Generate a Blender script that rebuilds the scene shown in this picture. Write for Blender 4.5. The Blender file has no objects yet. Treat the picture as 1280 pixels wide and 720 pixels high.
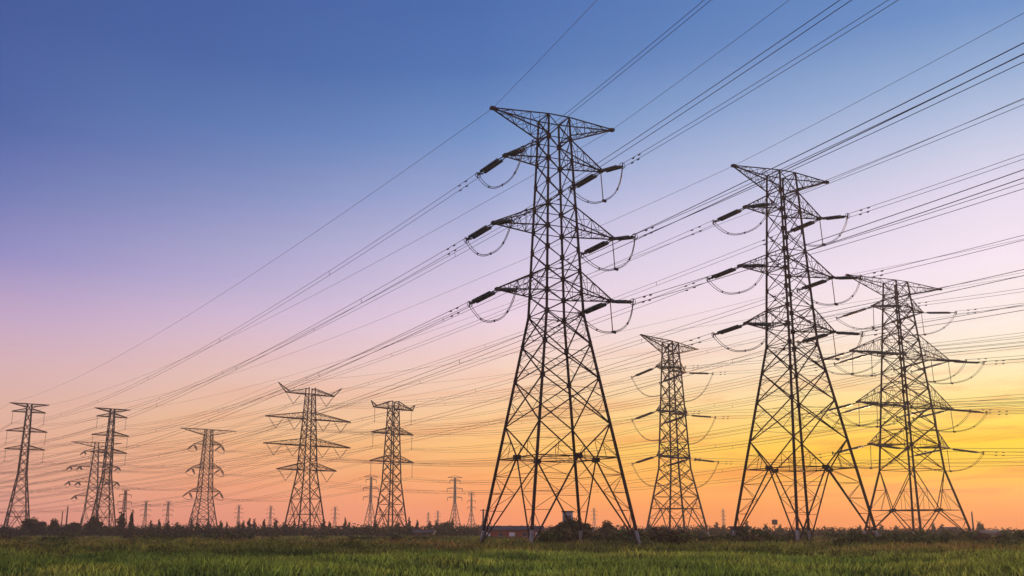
import bpy, math, random
import numpy as np
from mathutils import Vector, Matrix, Quaternion

random.seed(7)
rng = np.random.default_rng(7)
SC = bpy.context.scene
COL = SC.collection
rad = math.radians

# ------------------------------------------------------------------ camera
HC = 2.4
PITCH = math.atan(304.0 / 1290.0)
cam_data = bpy.data.cameras.new("camera")
cam_data.sensor_width = 36.0
cam_data.lens = 36.0 * 1290.0 / 1280.0
cam_data.clip_start = 0.1
cam_data.clip_end = 12000.0
cam = bpy.data.objects.new("camera", cam_data)
COL.objects.link(cam)
cam.location = (0, 0, HC)
cam.rotation_euler = (rad(90) + PITCH, 0, 0)
SC.camera = cam


def ray(px, py):
    c, s = math.cos(PITCH), math.sin(PITCH)
    cx, cy = (px - 640) / 1290.0, (360 - py) / 1290.0
    return (cx, c - s * cy, s + c * cy)


def at(px, Y):
    """ground position seen in column px (at the horizon) at distance Y"""
    r = ray(px, 664)
    return (r[0] / r[1] * Y, Y)


# ------------------------------------------------------------------ sky (world), sun, exposure
SUN_AZ = 38.0        # degrees right of the view axis
SUN_EL = 7.5
HAZE = 0.00018


def lin(c):
    out = []
    for v in c:
        v = v / 255.0
        out.append(v / 12.92 if v <= 0.04045 else ((v + 0.055) / 1.055) ** 2.4)
    return (*out, 1.0)


world = bpy.data.worlds.new("World")
SC.world = world
world.use_nodes = True
wn, wl = world.node_tree.nodes, world.node_tree.links
wn.clear()


def wmath(op, a, b=None, clamp=False):
    n = wn.new("ShaderNodeMath")
    n.operation = op
    n.use_clamp = clamp
    for i, v in enumerate((a, b)):
        if v is None:
            continue
        if isinstance(v, (int, float)):
            n.inputs[i].default_value = v
        else:
            wl.new(v, n.inputs[i])
    return n.outputs[0]


w_out = wn.new("ShaderNodeOutputWorld")
w_bg = wn.new("ShaderNodeBackground")
w_tc = wn.new("ShaderNodeTexCoord")
w_sep = wn.new("ShaderNodeSeparateXYZ")
wl.new(w_tc.outputs["Generated"], w_sep.inputs[0])
X, Y, Z = w_sep.outputs
el_deg = wmath("MULTIPLY", wmath("ARCSINE", Z), 180 / math.pi)
az_deg = wmath("MULTIPLY", wmath("ARCTAN2", X, Y), 180 / math.pi)
hlen = wmath("SQRT", wmath("ADD", wmath("MULTIPLY", X, X), wmath("ADD", wmath("MULTIPLY", Y, Y), 1e-6)))
cosd = wmath("DIVIDE", wmath("ADD", wmath("MULTIPLY", X, math.sin(rad(SUN_AZ))), wmath("MULTIPLY", Y, math.cos(rad(SUN_AZ)))), hlen)
d_deg = wmath("MULTIPLY", wmath("ARCCOSINE", wmath("MULTIPLY", cosd, 0.9999)), 180 / math.pi)
# soft streaks: long thin bands of cirrus low in the sky
w_cmb = wn.new("ShaderNodeCombineXYZ")
wl.new(wmath("MULTIPLY", az_deg, 0.085), w_cmb.inputs[0])
wl.new(wmath("ADD", wmath("MULTIPLY", el_deg, 1.0), wmath("MULTIPLY", az_deg, -0.035)), w_cmb.inputs[1])
w_n1 = wn.new("ShaderNodeTexNoise")
w_n1.inputs["Scale"].default_value = 1.25
w_n1.inputs["Detail"].default_value = 6
w_n1.inputs["Roughness"].default_value = 0.62
w_n1.inputs["Distortion"].default_value = 0.5
wl.new(w_cmb.outputs[0], w_n1.inputs["Vector"])
w_n2 = wn.new("ShaderNodeTexNoise")
w_n2.inputs["Scale"].default_value = 2.0
w_n2.inputs["Detail"].default_value = 3
wl.new(w_tc.outputs["Generated"], w_n2.inputs["Vector"])
el_j = wmath("ADD", el_deg, wmath("MULTIPLY", wmath("SUBTRACT", w_n2.outputs[0], 0.5), 3.0))
fac_el = wmath("DIVIDE", el_j, 32.0, True)

RAMPS = {
    "left": [(0.0, (196, 132, 126)), (0.9, (203, 142, 131)), (2.5, (212, 155, 138)), (4.0, (217, 165, 148)), (5.6, (216, 172, 160)),
             (8.0, (208, 172, 180)), (10.3, (190, 162, 194)), (13.5, (140, 136, 191)), (16.7, (106, 118, 177)),
             (20.0, (77, 99, 163)), (26.0, (68, 90, 152)), (32.0, (60, 84, 146))],
    "mid": [(0.0, (228, 138, 108)), (1.0, (235, 145, 106)), (2.7, (243, 166, 104)), (4.4, (248, 190, 118)), (6.2, (247, 201, 152)),
            (8.8, (242, 208, 195)), (11.5, (232, 208, 224)), (15.0, (203, 194, 223)), (18.6, (160, 171, 213)),
            (22.0, (116, 147, 199)), (25.5, (85, 120, 181)), (32.0, (68, 100, 166))],
    "right": [(0.0, (234, 144, 78)), (0.9, (243, 158, 64)), (2.5, (250, 190, 44)), (4.0, (253, 210, 52)), (5.6, (254, 222, 112)),
              (8.0, (253, 234, 188)), (10.3, (251, 236, 226)), (13.5, (247, 230, 241)), (16.7, (232, 220, 238)),
              (20.0, (196, 202, 228)), (23.0, (156, 178, 215)), (26.5, (114, 148, 200)), (32.0, (84, 126, 190))],
}


def wramp(stops):
    n = wn.new("ShaderNodeValToRGB")
    cr = n.color_ramp
    cr.interpolation = "LINEAR"
    while len(cr.elements) > 1:
        cr.elements.remove(cr.elements[-1])
    cr.elements[0].position = stops[0][0] / 32.0
    cr.elements[0].color = lin(stops[0][1])
    for p, c in stops[1:]:
        e = cr.elements.new(p / 32.0)
        e.color = lin(c)
    wl.new(fac_el, n.inputs[0])
    return n.outputs[0]


def wmap(v, a, b):
    n = wn.new("ShaderNodeMapRange")
    n.inputs["From Min"].default_value = a
    n.inputs["From Max"].default_value = b
    n.clamp = True
    wl.new(v, n.inputs["Value"])
    return n.outputs[0]


def wmix(f, a, b, mode="MIX"):
    n = wn.new("ShaderNodeMix")
    n.data_type = "RGBA"
    n.blend_type = mode
    for sock, v in ((n.inputs[0], f), (n.inputs[6], a), (n.inputs[7], b)):
        if isinstance(v, float):
            sock.default_value = v
        elif isinstance(v, tuple):
            sock.default_value = v
        else:
            wl.new(v, sock)
    return n.outputs[2]


rm = wmix(wmap(d_deg, 12, 40), wramp(RAMPS["right"]), wramp(RAMPS["mid"]))
rl = wmix(wmap(d_deg, 38, 68), rm, wramp(RAMPS["left"]))
streak = wmap(w_n1.outputs[0], 0.48, 0.64)
low = wmath("MULTIPLY", wmap(el_deg, 11.0, 5.0), wmap(el_deg, 0.2, 2.0))
s_fac = wmath("MULTIPLY", wmath("MULTIPLY", streak, wmath("MULTIPLY", low, wmap(d_deg, 66, 24))), 0.5)
sky = wmix(s_fac, rl, lin((228, 128, 84)))
# unseen sky opposite the sun: pink and lilac, brightened to light the ground
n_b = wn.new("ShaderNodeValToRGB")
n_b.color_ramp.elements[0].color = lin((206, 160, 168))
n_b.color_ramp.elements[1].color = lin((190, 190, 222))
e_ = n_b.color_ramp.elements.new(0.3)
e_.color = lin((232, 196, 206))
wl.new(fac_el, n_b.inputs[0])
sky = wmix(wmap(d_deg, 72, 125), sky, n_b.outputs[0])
# the air in front of it takes some of its light away: the sky itself is that much stronger low down
path = wmath("MINIMUM", wmath("DIVIDE", 62.0, wmath("MAXIMUM", Z, 0.004)), 1620.0)
trans = wmath("POWER", math.e, wmath("MULTIPLY", path, -HAZE))
n_sub = wn.new("ShaderNodeVectorMath")
n_sub.operation = "SCALE"
wl.new(wmath("SUBTRACT", 1.0, trans), n_sub.inputs["Scale"])
n_sun = wn.new("ShaderNodeVectorMath")
n_sun.operation = "SCALE"
n_sun.inputs[0].default_value = (0.34, 0.25, 0.24)
wl.new(wmath("POWER", wmap(d_deg, 80, 5), 2.0), n_sun.inputs["Scale"])
n_ins = wn.new("ShaderNodeVectorMath")
n_ins.operation = "ADD"
n_ins.inputs[0].default_value = (0.34, 0.26, 0.26)
wl.new(n_sun.outputs[0], n_ins.inputs[1])
wl.new(n_ins.outputs[0], n_sub.inputs[0])
n_dif = wn.new("ShaderNodeVectorMath")
n_dif.operation = "SUBTRACT"
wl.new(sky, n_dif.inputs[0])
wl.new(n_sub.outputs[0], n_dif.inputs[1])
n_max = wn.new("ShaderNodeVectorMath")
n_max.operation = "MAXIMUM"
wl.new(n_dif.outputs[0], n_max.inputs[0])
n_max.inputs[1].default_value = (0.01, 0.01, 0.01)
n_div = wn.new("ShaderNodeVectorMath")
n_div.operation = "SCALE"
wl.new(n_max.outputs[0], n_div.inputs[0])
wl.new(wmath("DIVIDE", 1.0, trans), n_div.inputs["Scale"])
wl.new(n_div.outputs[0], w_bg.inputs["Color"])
w_bg.inputs["Strength"].default_value = 1.0
wl.new(w_bg.outputs[0], w_out.inputs["Surface"])

sun_d = bpy.data.lights.new("sun", "SUN")
sun_d.energy = 5.0
sun_d.angle = rad(6)
sun_d.color = (1.0, 0.62, 0.34)
sun = bpy.data.objects.new("sun", sun_d)
COL.objects.link(sun)
_d = Vector((math.sin(rad(SUN_AZ)) * math.cos(rad(SUN_EL)), math.cos(rad(SUN_AZ)) * math.cos(rad(SUN_EL)), math.sin(rad(SUN_EL))))
sun.rotation_euler = _d.to_track_quat("Z", "Y").to_euler()

SC.view_settings.view_transform = "Standard"
SC.view_settings.look = "None"
SC.view_settings.exposure = 0.0
SC.view_settings.gamma = 1.0
SC.view_settings.use_curve_mapping = False
SC.cycles.max_bounces = 5
SC.cycles.volume_bounces = 1
SC.cycles.transparent_max_bounces = 8


# ------------------------------------------------------------------ materials
def material(name, color, rough=0.7, metal=0.0, vary=0.25, scale=0.6, island=0.0, color2=None, patch=None, spec=0.3, trans=0.0):
    m = bpy.data.materials.new(name)
    m.use_nodes = True
    nt = m.node_tree
    b = nt.nodes["Principled BSDF"]
    b.inputs["Roughness"].default_value = rough
    b.inputs["Metallic"].default_value = metal
    b.inputs["Specular IOR Level"].default_value = spec
    geo = nt.nodes.new("ShaderNodeNewGeometry")
    nz = nt.nodes.new("ShaderNodeTexNoise")
    nz.inputs["Scale"].default_value = scale
    nz.inputs["Detail"].default_value = 5
    nt.links.new(geo.outputs["Position"], nz.inputs["Vector"])
    c2 = color2 or tuple(c * (1 - vary) for c in color)
    rp = nt.nodes.new("ShaderNodeValToRGB")
    rp.color_ramp.elements[0].position = 0.36
    rp.color_ramp.elements[0].color = (*c2, 1)
    rp.color_ramp.elements[1].position = 0.64
    rp.color_ramp.elements[1].color = (*color, 1)
    nt.links.new(nz.outputs[0], rp.inputs[0])
    out = rp.outputs[0]
    if patch:
        n2 = nt.nodes.new("ShaderNodeTexNoise")
        n2.inputs["Scale"].default_value = patch[1]
        n2.inputs["Detail"].default_value = 4
        nt.links.new(geo.outputs["Position"], n2.inputs["Vector"])
        r2 = nt.nodes.new("ShaderNodeMapRange")
        r2.inputs["From Min"].default_value = 0.5
        r2.inputs["From Max"].default_value = 0.62
        nt.links.new(n2.outputs[0], r2.inputs["Value"])
        mx = nt.nodes.new("ShaderNodeMix")
        mx.data_type = "RGBA"
        mx.inputs[7].default_value = (*patch[0], 1)
        nt.links.new(r2.outputs[0], mx.inputs[0])
        nt.links.new(out, mx.inputs[6])
        out = mx.outputs[2]
    if island:
        hs = nt.nodes.new("ShaderNodeHueSaturation")
        ma = nt.nodes.new("ShaderNodeMapRange")
        ma.inputs["To Min"].default_value = 1 - island
        ma.inputs["To Max"].default_value = 1 + island
        nt.links.new(geo.outputs["Random Per Island"], ma.inputs["Value"])
        nt.links.new(ma.outputs[0], hs.inputs["Value"])
        nt.links.new(out, hs.inputs["Color"])
        out = hs.outputs[0]
    nt.links.new(out, b.inputs["Base Color"])
    if trans:      # thin leaves let light through
        tr = nt.nodes.new("ShaderNodeBsdfTranslucent")
        nt.links.new(out, tr.inputs["Color"])
        mx = nt.nodes.new("ShaderNodeMixShader")
        mx.inputs[0].default_value = trans
        nt.links.new(b.outputs[0], mx.inputs[1])
        nt.links.new(tr.outputs[0], mx.inputs[2])
        nt.links.new(mx.outputs[0], nt.nodes["Material Output"].inputs["Surface"])
    return m


M = {
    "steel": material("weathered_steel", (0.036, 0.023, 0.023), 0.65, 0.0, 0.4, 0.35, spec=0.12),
    "steel_pale": material("pale_foot_steel", (0.24, 0.22, 0.23), 0.5, 0.0, 0.35, 0.9),  # paler tone for the lowest stretch of each leg
    "concrete": material("concrete", (0.34, 0.32, 0.29), 0.9, 0, 0.3, 1.5),
    "glass": material("insulator_glass", (0.018, 0.045, 0.052), 0.3, 0.0, 0.3, 1.0, spec=0.5),
    "wire": material("aluminium_wire", (0.075, 0.062, 0.075), 0.6, 0.0, 0.2, 0.2, spec=0.2),
    "ground": material("field_soil", (0.055, 0.062, 0.022), 0.95, 0, 0.4, 0.12, patch=((0.075, 0.055, 0.030), 0.03)),
    "grass": material("paddy_grass", (0.170, 0.262, 0.052), 0.8, 0, 0.5, 0.16, island=0.6, patch=((0.225, 0.265, 0.058), 0.07), color2=(0.085, 0.150, 0.030), spec=0.15, trans=0.5),
    "weeds": material("rough_weeds", (0.165, 0.185, 0.046), 0.85, 0, 0.5, 0.10, island=0.5, patch=((0.190, 0.135, 0.052), 0.05), color2=(0.062, 0.090, 0.024), spec=0.1, trans=0.45),
    "herb": material("herb_leaves", (0.085, 0.105, 0.026), 0.8, 0, 0.5, 0.2, island=0.6, patch=((0.150, 0.110, 0.040), 0.08), color2=(0.036, 0.056, 0.016), spec=0.12, trans=0.35),
    "shrub": material("shrub_leaves", (0.048, 0.070, 0.020), 0.8, 0, 0.5, 0.35, island=0.5, spec=0.15, trans=0.3),
    "shrub_brown": material("shrub_leaves_dry", (0.085, 0.062, 0.032), 0.8, 0, 0.5, 0.35, island=0.5, spec=0.15, trans=0.3),
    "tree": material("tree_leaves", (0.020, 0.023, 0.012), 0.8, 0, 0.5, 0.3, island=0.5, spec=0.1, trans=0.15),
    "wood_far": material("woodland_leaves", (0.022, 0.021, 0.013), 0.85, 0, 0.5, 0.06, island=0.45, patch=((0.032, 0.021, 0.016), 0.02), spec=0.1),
    "bark": material("bark", (0.07, 0.05, 0.035), 0.9, 0, 0.4, 2.0),
    "brick": material("red_brick", (0.24, 0.065, 0.045), 0.9, 0, 0.3, 1.0),
    "brown_wall": material("brown_render", (0.075, 0.040, 0.034), 0.9, 0, 0.3, 0.5),
    "plaster": material("pale_plaster", (0.62, 0.58, 0.58), 0.85, 0, 0.15, 0.5),
    "grey_wall": material("grey_panel", (0.26, 0.27, 0.33), 0.8, 0, 0.2, 0.7),
    "roof": material("dark_roof", (0.07, 0.055, 0.055), 0.85, 0, 0.3, 0.8),
    "window": material("window_glass", (0.03, 0.035, 0.045), 0.15, 0, 0.2, 0.5, spec=0.5),
    "sheet": material("rusty_sheet", (0.12, 0.055, 0.042), 0.7, 0, 0.4, 0.6),
}


# ------------------------------------------------------------------ mesh helpers
class MB:
    """collects bars, boxes and tubes into one mesh"""

    def __init__(self):
        self.v, self.f, self.n = [], [], 0

    def add(self, verts, faces):
        self.v.append(np.asarray(verts, dtype=np.float64))
        self.f.extend([tuple(i + self.n for i in f) for f in faces])
        self.n += len(verts)

    def bar(self, p, q, w, w2=None):
        p, q = np.asarray(p, float), np.asarray(q, float)
        d = q - p
        L = np.linalg.norm(d)
        if L < 1e-6:
            return
        d /= L
        ref = np.array([0, 0, 1.0]) if abs(d[2]) < 0.9 else np.array([1.0, 0, 0])
        a = np.cross(d, ref)
        a /= np.linalg.norm(a)
        b = np.cross(d, a)
        h, k = w / 2, (w2 or w) / 2
        vs = [p + a * h + b * h, p - a * h + b * h, p - a * h - b * h, p + a * h - b * h,
              q + a * k + b * k, q - a * k + b * k, q - a * k - b * k, q + a * k - b * k]
        self.add(vs, [(0, 1, 2, 3), (7, 6, 5, 4), (0, 4, 5, 1), (1, 5, 6, 2), (2, 6, 7, 3), (3, 7, 4, 0)])

    def box(self, x0, x1, y0, y1, z0, z1):
        vs = [(x0, y0, z0), (x1, y0, z0), (x1, y1, z0), (x0, y1, z0), (x0, y0, z1), (x1, y0, z1), (x1, y1, z1), (x0, y1, z1)]
        self.add(vs, [(3, 2, 1, 0), (4, 5, 6, 7), (0, 1, 5, 4), (1, 2, 6, 5), (2, 3, 7, 6), (3, 0, 4, 7)])

    def tube(self, pts, radii, sides=6, cap=True):
        pts = [np.asarray(p, float) for p in pts]
        if isinstance(radii, (int, float)):
            radii = [radii] * len(pts)
        vs, fs = [], []
        for i, p in enumerate(pts):
            d = pts[min(i + 1, len(pts) - 1)] - pts[max(i - 1, 0)]
            d = d / (np.linalg.norm(d) + 1e-9)
            ref = np.array([0, 0, 1.0]) if abs(d[2]) < 0.9 else np.array([1.0, 0, 0])
            a = np.cross(d, ref)
            a /= np.linalg.norm(a)
            b = np.cross(d, a)
            for k in range(sides):
                t = 2 * math.pi * k / sides
                vs.append(p + (a * math.cos(t) + b * math.sin(t)) * radii[i])
        for i in range(len(pts) - 1):
            for k in range(sides):
                k2 = (k + 1) % sides
                fs.append((i * sides + k, i * sides + k2, (i + 1) * sides + k2, (i + 1) * sides + k))
        if cap:
            fs.append(tuple(range(sides))[::-1])
            fs.append(tuple((len(pts) - 1) * sides + k for k in range(sides)))
        self.add(vs, fs)

    def mesh(self, name, mat):
        me = bpy.data.meshes.new(name)
        v = np.concatenate(self.v) if self.v else np.zeros((0, 3))
        me.from_pydata(v.tolist(), [], self.f)
        me.materials.append(mat)
        me.update()
        return me


def link(name, me, parent=None):
    o = bpy.data.objects.new(name, me)
    COL.objects.link(o)
    if parent:
        o.parent = parent
    return o


def empty(name, loc=(0, 0, 0), rz=0.0):
    o = bpy.data.objects.new(name, None)
    o.empty_display_size = 0.5
    o.location = loc
    o.rotation_euler = (0, 0, rz)
    COL.objects.link(o)
    return o


def tag(o, label, cat, group=None):
    o["label"] = label
    o["category"] = cat
    if group:
        o["group"] = group
    return o


def copy_tree(o, parent=None):
    c = o.copy()
    COL.objects.link(c)
    if parent:
        c.parent = parent
    for ch in list(o.children):
        copy_tree(ch, c)
    return c


def tri_mesh(name, verts, mat, n):
    """n-gon soup from a (k, n, 3) array"""
    k = len(verts)
    me = bpy.data.meshes.new(name)
    me.vertices.add(k * n)
    me.vertices.foreach_set("co", verts.reshape(-1).astype(np.float32))
    me.loops.add(k * n)
    me.loops.foreach_set("vertex_index", np.arange(k * n, dtype=np.int32))
    me.polygons.add(k)
    me.polygons.foreach_set("loop_start", np.arange(0, k * n, n, dtype=np.int32))
    me.polygons.foreach_set("loop_total", np.full(k, n, dtype=np.int32))
    me.materials.append(mat)
    me.update(calc_edges=True)
    return me


# ------------------------------------------------------------------ ground
gm = bpy.data.meshes.new("ground")
gv, gf = [], []
xs = np.concatenate([np.linspace(-1450, -260, 12), np.linspace(-240, 240, 97), np.linspace(260, 1450, 12)])
ys = np.concatenate([np.linspace(-180, 30, 8), np.linspace(36, 260, 75), np.linspace(280, 1650, 24)])


def gz(x, y):
    return 0.10 * math.sin(x * 0.11 + 1.3) * math.sin(y * 0.083) + 0.06 * math.sin(x * 0.31 + y * 0.22)


for yy in ys:
    for xx in xs:
        gv.append((xx, yy, gz(xx, yy)))
nx = len(xs)
for j in range(len(ys) - 1):
    for i in range(nx - 1):
        gf.append((j * nx + i, j * nx + i + 1, (j + 1) * nx + i + 1, (j + 1) * nx + i))
gm.from_pydata(gv, [], gf)
gm.materials.append(M["ground"])
for p in gm.polygons:
    p.use_smooth = True
ground = link("ground", gm)
ground["kind"] = "structure"


# ------------------------------------------------------------------ lattice pylons
def s_of(prof, z):
    for (z0, s0), (z1, s1) in zip(prof, prof[1:]):
        if z <= z1:
            return s0 + (s1 - s0) * (z - z0) / (z1 - z0)
    return prof[-1][1]


CORN = [(-1, -1), (1, -1), (1, 1), (-1, 1)]
lerp = lambda a, b, t: np.asarray(a, float) + (np.asarray(b, float) - np.asarray(a, float)) * t


def build_body(spec, root):
    prof, H = spec["prof"], spec["H"]
    wl_, wb = spec["leg"], spec["brace"]
    corner = lambda k, z: np.array([CORN[k][0] * s_of(prof, z), CORN[k][1] * s_of(prof, z), z])
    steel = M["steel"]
    # legs
    for k in range(4):
        mb = MB()
        zs = [z for z, s in prof]
        for i in range(len(zs) - 1):
            t0 = 1.0 if i == 0 else 0.85
            z0 = spec["foot"] if i == 0 else zs[i]
            mb.bar(corner(k, z0), corner(k, zs[i + 1]), wl_ * t0, wl_ * (0.85 if i == 0 else 0.7))
        if spec.get("gusset"):
            for z in spec["panels"][1:-1]:
                c = corner(k, z)
                for ax in (0, 1):
                    n = np.array([0.0, 0, 0])
                    n[1 - ax] = CORN[k][1 - ax]
                    e = np.array([0.0, 0, 0])
                    e[ax] = -CORN[k][ax]
                    g = spec["gusset"]
                    p = c + n * 0.03
                    mb.bar(p - np.array([0, 0, g]) + e * g * .4, p + np.array([0, 0, g]) + e * g * .4, g * .9)
        leg = link("leg", mb.mesh("leg", steel), root)
        fm = MB()
        fm.bar(corner(k, 0.35), corner(k, spec["foot"]), wl_ * 1.06)
        c = corner(k, 0)
        fm.box(c[0] - .55, c[0] + .55, c[1] - .55, c[1] + .55, -.5, .4)
        link("foot", fm.mesh("foot", M["steel_pale"]), leg)
    # faces
    P = spec["panels"]
    zd = spec["portal"]            # diaphragm level; below it the inverted V
    for k in range(4):
        k2 = (k + 1) % 4
        mb = MB()
        for i in range(len(P) - 1):
            z0, z1 = P[i], P[i + 1]
            a0, b0, a1, b1 = corner(k, z0), corner(k2, z0), corner(k, z1), corner(k2, z1)
            big = z1 - z0 > 3.6
            w = wb * (1.25 if big else 0.85)
            mb.bar(a0, b1, w)
            mb.bar(b0 * 0.998, a1 * 0.998 + np.array([0, 0, .0]), w)
            w0, w1 = np.linalg.norm(b0 - a0), np.linalg.norm(b1 - a1)
            tc = w0 / (w0 + w1)
            cx = lerp(a0, b1, tc)
            if big and spec["redundant"]:
                for (l0, l1, cc) in ((a0, a1, cx), (b0, b1, cx)):
                    # redundant struts between leg and crossing
                    lm = lerp(l0, l1, tc)
                    q0, q1 = lerp(l0, cc, .5), lerp(l1, cc, .5)
                    e0, e1 = lerp(l0, l1, tc * .5), lerp(l0, l1, tc + (1 - tc) * .5)
                    for p, q in ((lm, q0), (lm, q1), (e0, q0), (e1, q1)):
                        mb.bar(p, q, wb * .5)
                # bottom and top triangle struts
                mid0, mid1 = (a0 + b0) / 2, (a1 + b1) / 2
                mb.bar(lerp(a0, cx, .5), lerp(b0, cx, .5), wb * .45)
                mb.bar(lerp(a1, cx, .5), lerp(b1, cx, .5), wb * .45)
            if z0 in spec["horiz"]:
                mb.bar(a0, b0, wb * .9)
        zz = P[-1]
        mb.bar(corner(k, zz), corner(k2, zz), wb * 1.2)
        # portal
        zt = P[0]
        mid = (corner(k, zd) + corner(k2, zd)) / 2
        for c in (k, k2):
            if zt > zd + .1:
                mb.bar(corner(c, zt), mid, wb * 1.3)
                h = lerp(corner(c, zt), mid, .5)
                mb.bar(h, corner(c, zd + (zt - zd) * .5), wb * .5)
                mb.bar(h, corner(c, zd), wb * .5)
                mb.bar(h, lerp(corner(c, zd), mid, .5), wb * .5)
            foot = corner(c, .5)
            mb.bar(mid, foot, wb * 1.45)
            n = spec["portal_bays"]
            prev = corner(c, zd)
            prevm = lerp(mid, foot, 0)
            for j in range(1, n + 1):
                t = j / (n + 1)
                pl, pb = corner(c, zd * (1 - t) + .5 * t), lerp(mid, foot, t)
                mb.bar(pl, pb, wb * .55)
                mb.bar(prevm if j % 2 else prev, pl if j % 2 else pb, wb * .5)
                prev, prevm = pl, pb
        mb.bar(corner(k, zd), corner(k2, zd), wb * 1.1)
        link("face_bracing", mb.mesh("face_bracing", steel), root)
    mb = MB()
    mids = [(corner(k, zd) + corner((k + 1) % 4, zd)) / 2 for k in range(4)]
    for k in range(4):
        mb.bar(mids[k], mids[(k + 1) % 4], wb * .8)
    mb.bar(corner(0, zd), corner(2, zd), wb * .6)
    mb.bar(corner(1, zd), corner(3, zd), wb * .6)
    if spec.get("gusset"):
        for k in range(4):
            mb.bar(mids[k] - np.array([0, 0, .3]), mids[k] + np.array([0, 0, .3]), .8)
    link("horizontal_frame", mb.mesh("horizontal_frame", steel), root)


def build_arm(spec, root, name, side, tz, half, zb, zt, n=5, flat=0.3, ext=None):
    """truss arm: four chords from the body to a narrow tip, laced"""
    prof, wb = spec["prof"], spec["brace"]
    mb = MB()
    sb, st = s_of(prof, zb), s_of(prof, zt)
    B = [np.array([side * sb, y * sb, zb]) for y in (-1, 1)]
    T = [np.array([side * st, y * st, zt]) for y in (-1, 1)]
    tipb = [np.array([side * half, y * flat, tz]) for y in (-1, 1)]
    tipt = [np.array([side * half, y * flat, tz + (.18 if zt > tz + .2 else 0)]) for y in (-1, 1)]
    w = spec["chord"]
    for i in (0, 1):
        mb.bar(B[i], tipb[i], w)
        mb.bar(T[i], tipt[i], w * .9)
    pb = [[lerp(B[i], tipb[i], j / n) for j in range(n + 1)] for i in (0, 1)]
    pt = [[lerp(T[i], tipt[i], j / n) for j in range(n + 1)] for i in (0, 1)]
    r = wb * .55
    for j in range(n):
        a, b = (0, 1) if j % 2 == 0 else (1, 0)
        mb.bar(pb[a][j], pb[b][j + 1], r)
        mb.bar(pb[0][j + 1], pb[1][j + 1], r)
        mb.bar(pt[a][j], pt[b][j + 1], r * .9)
        for i in (0, 1):
            mb.bar(pb[i][j], pt[i][j + 1], r) if j % 2 else mb.bar(pt[i][j], pb[i][j + 1], r)
            if j < n - 1:
                mb.bar(pb[i][j + 1], pt[i][j + 1], r * .8)
    mb.bar(B[0], B[1], w * .8)
    mb.bar(T[0], T[1], w * .8)
    mb.box(min(side * half - .35, side * half + .35), max(side * half - .35, side * half + .35), -flat - .12, flat + .12, tz - .18, tz + .2)
    if ext:     # horn that rises outward to carry the earth wire
        tip = np.array([side * ext[0], 0, ext[1]])
        for i in (0, 1):
            mb.bar(tipb[i], tip, w * .8)
            mb.bar(pt[i][n - 1], tip, w * .7)
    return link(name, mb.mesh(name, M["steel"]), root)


_string_cache = {}


def string_mesh(L, twin, r):
    key = (round(L, 2), twin, r)
    if key not in _string_cache:
        mb = MB()
        sep = .34 if twin else 0
        for sx in ((-1, 1) if twin else (0,)):
            pts, rr = [], []
            n = int(L * 0.62 / .19)
            y = L * .20
            for i in range(n):
                pts += [(sx * sep, y, 0), (sx * sep, y + .05, 0), (sx * sep, y + .10, 0)]
                rr += [r * .40, r, r * .45]
                y += L * .62 / n
            mb.tube(pts, rr, 8)
            mb.bar((sx * sep * .4, 0, 0), (sx * sep, L * .20, 0), .12)
            mb.bar((sx * sep, L * .82, 0), (0, L, 0), .12)
        me = mb.mesh("insulator_string", M["glass"])
        fm = MB()
        if twin:
            fm.bar((-.45, L * .9, 0), (.45, L * .9, 0), .14)
            ring = [(.0 + .42 * math.cos(t), L - .1 + .0, .42 * math.sin(t)) for t in np.linspace(0, 2 * math.pi, 17)]
            fm.tube(ring, .045, 5, False)
            fm.bar((0, L, -.36), (0, L, .36), .12)
        else:
            fm.bar((-.2, L, 0), (.2, L, 0), .2)
        _string_cache[key] = (me, fm.mesh("end_fitting", M["steel"]))
    return _string_cache[key]


def orient_y(o, p, d):
    d = Vector(d).normalized()
    x = d.cross(Vector((0, 0, 1)))
    if x.length < 1e-3:
        x = Vector((1, 0, 0))
    x.normalize()
    z = x.cross(d)
    o.matrix_local = Matrix(((x.x, d.x, z.x, p[0]), (x.y, d.y, z.y, p[1]), (x.z, d.z, z.z, p[2]), (0, 0, 0, 1)))


def heading_local(h, rot):
    """world heading (degrees right of +Y) to the pylon's own frame"""
    v = Vector((math.sin(rad(h)), math.cos(rad(h)), 0))
    v.rotate(Quaternion((0, 0, 1), -rad(rot)))
    return v


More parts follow.
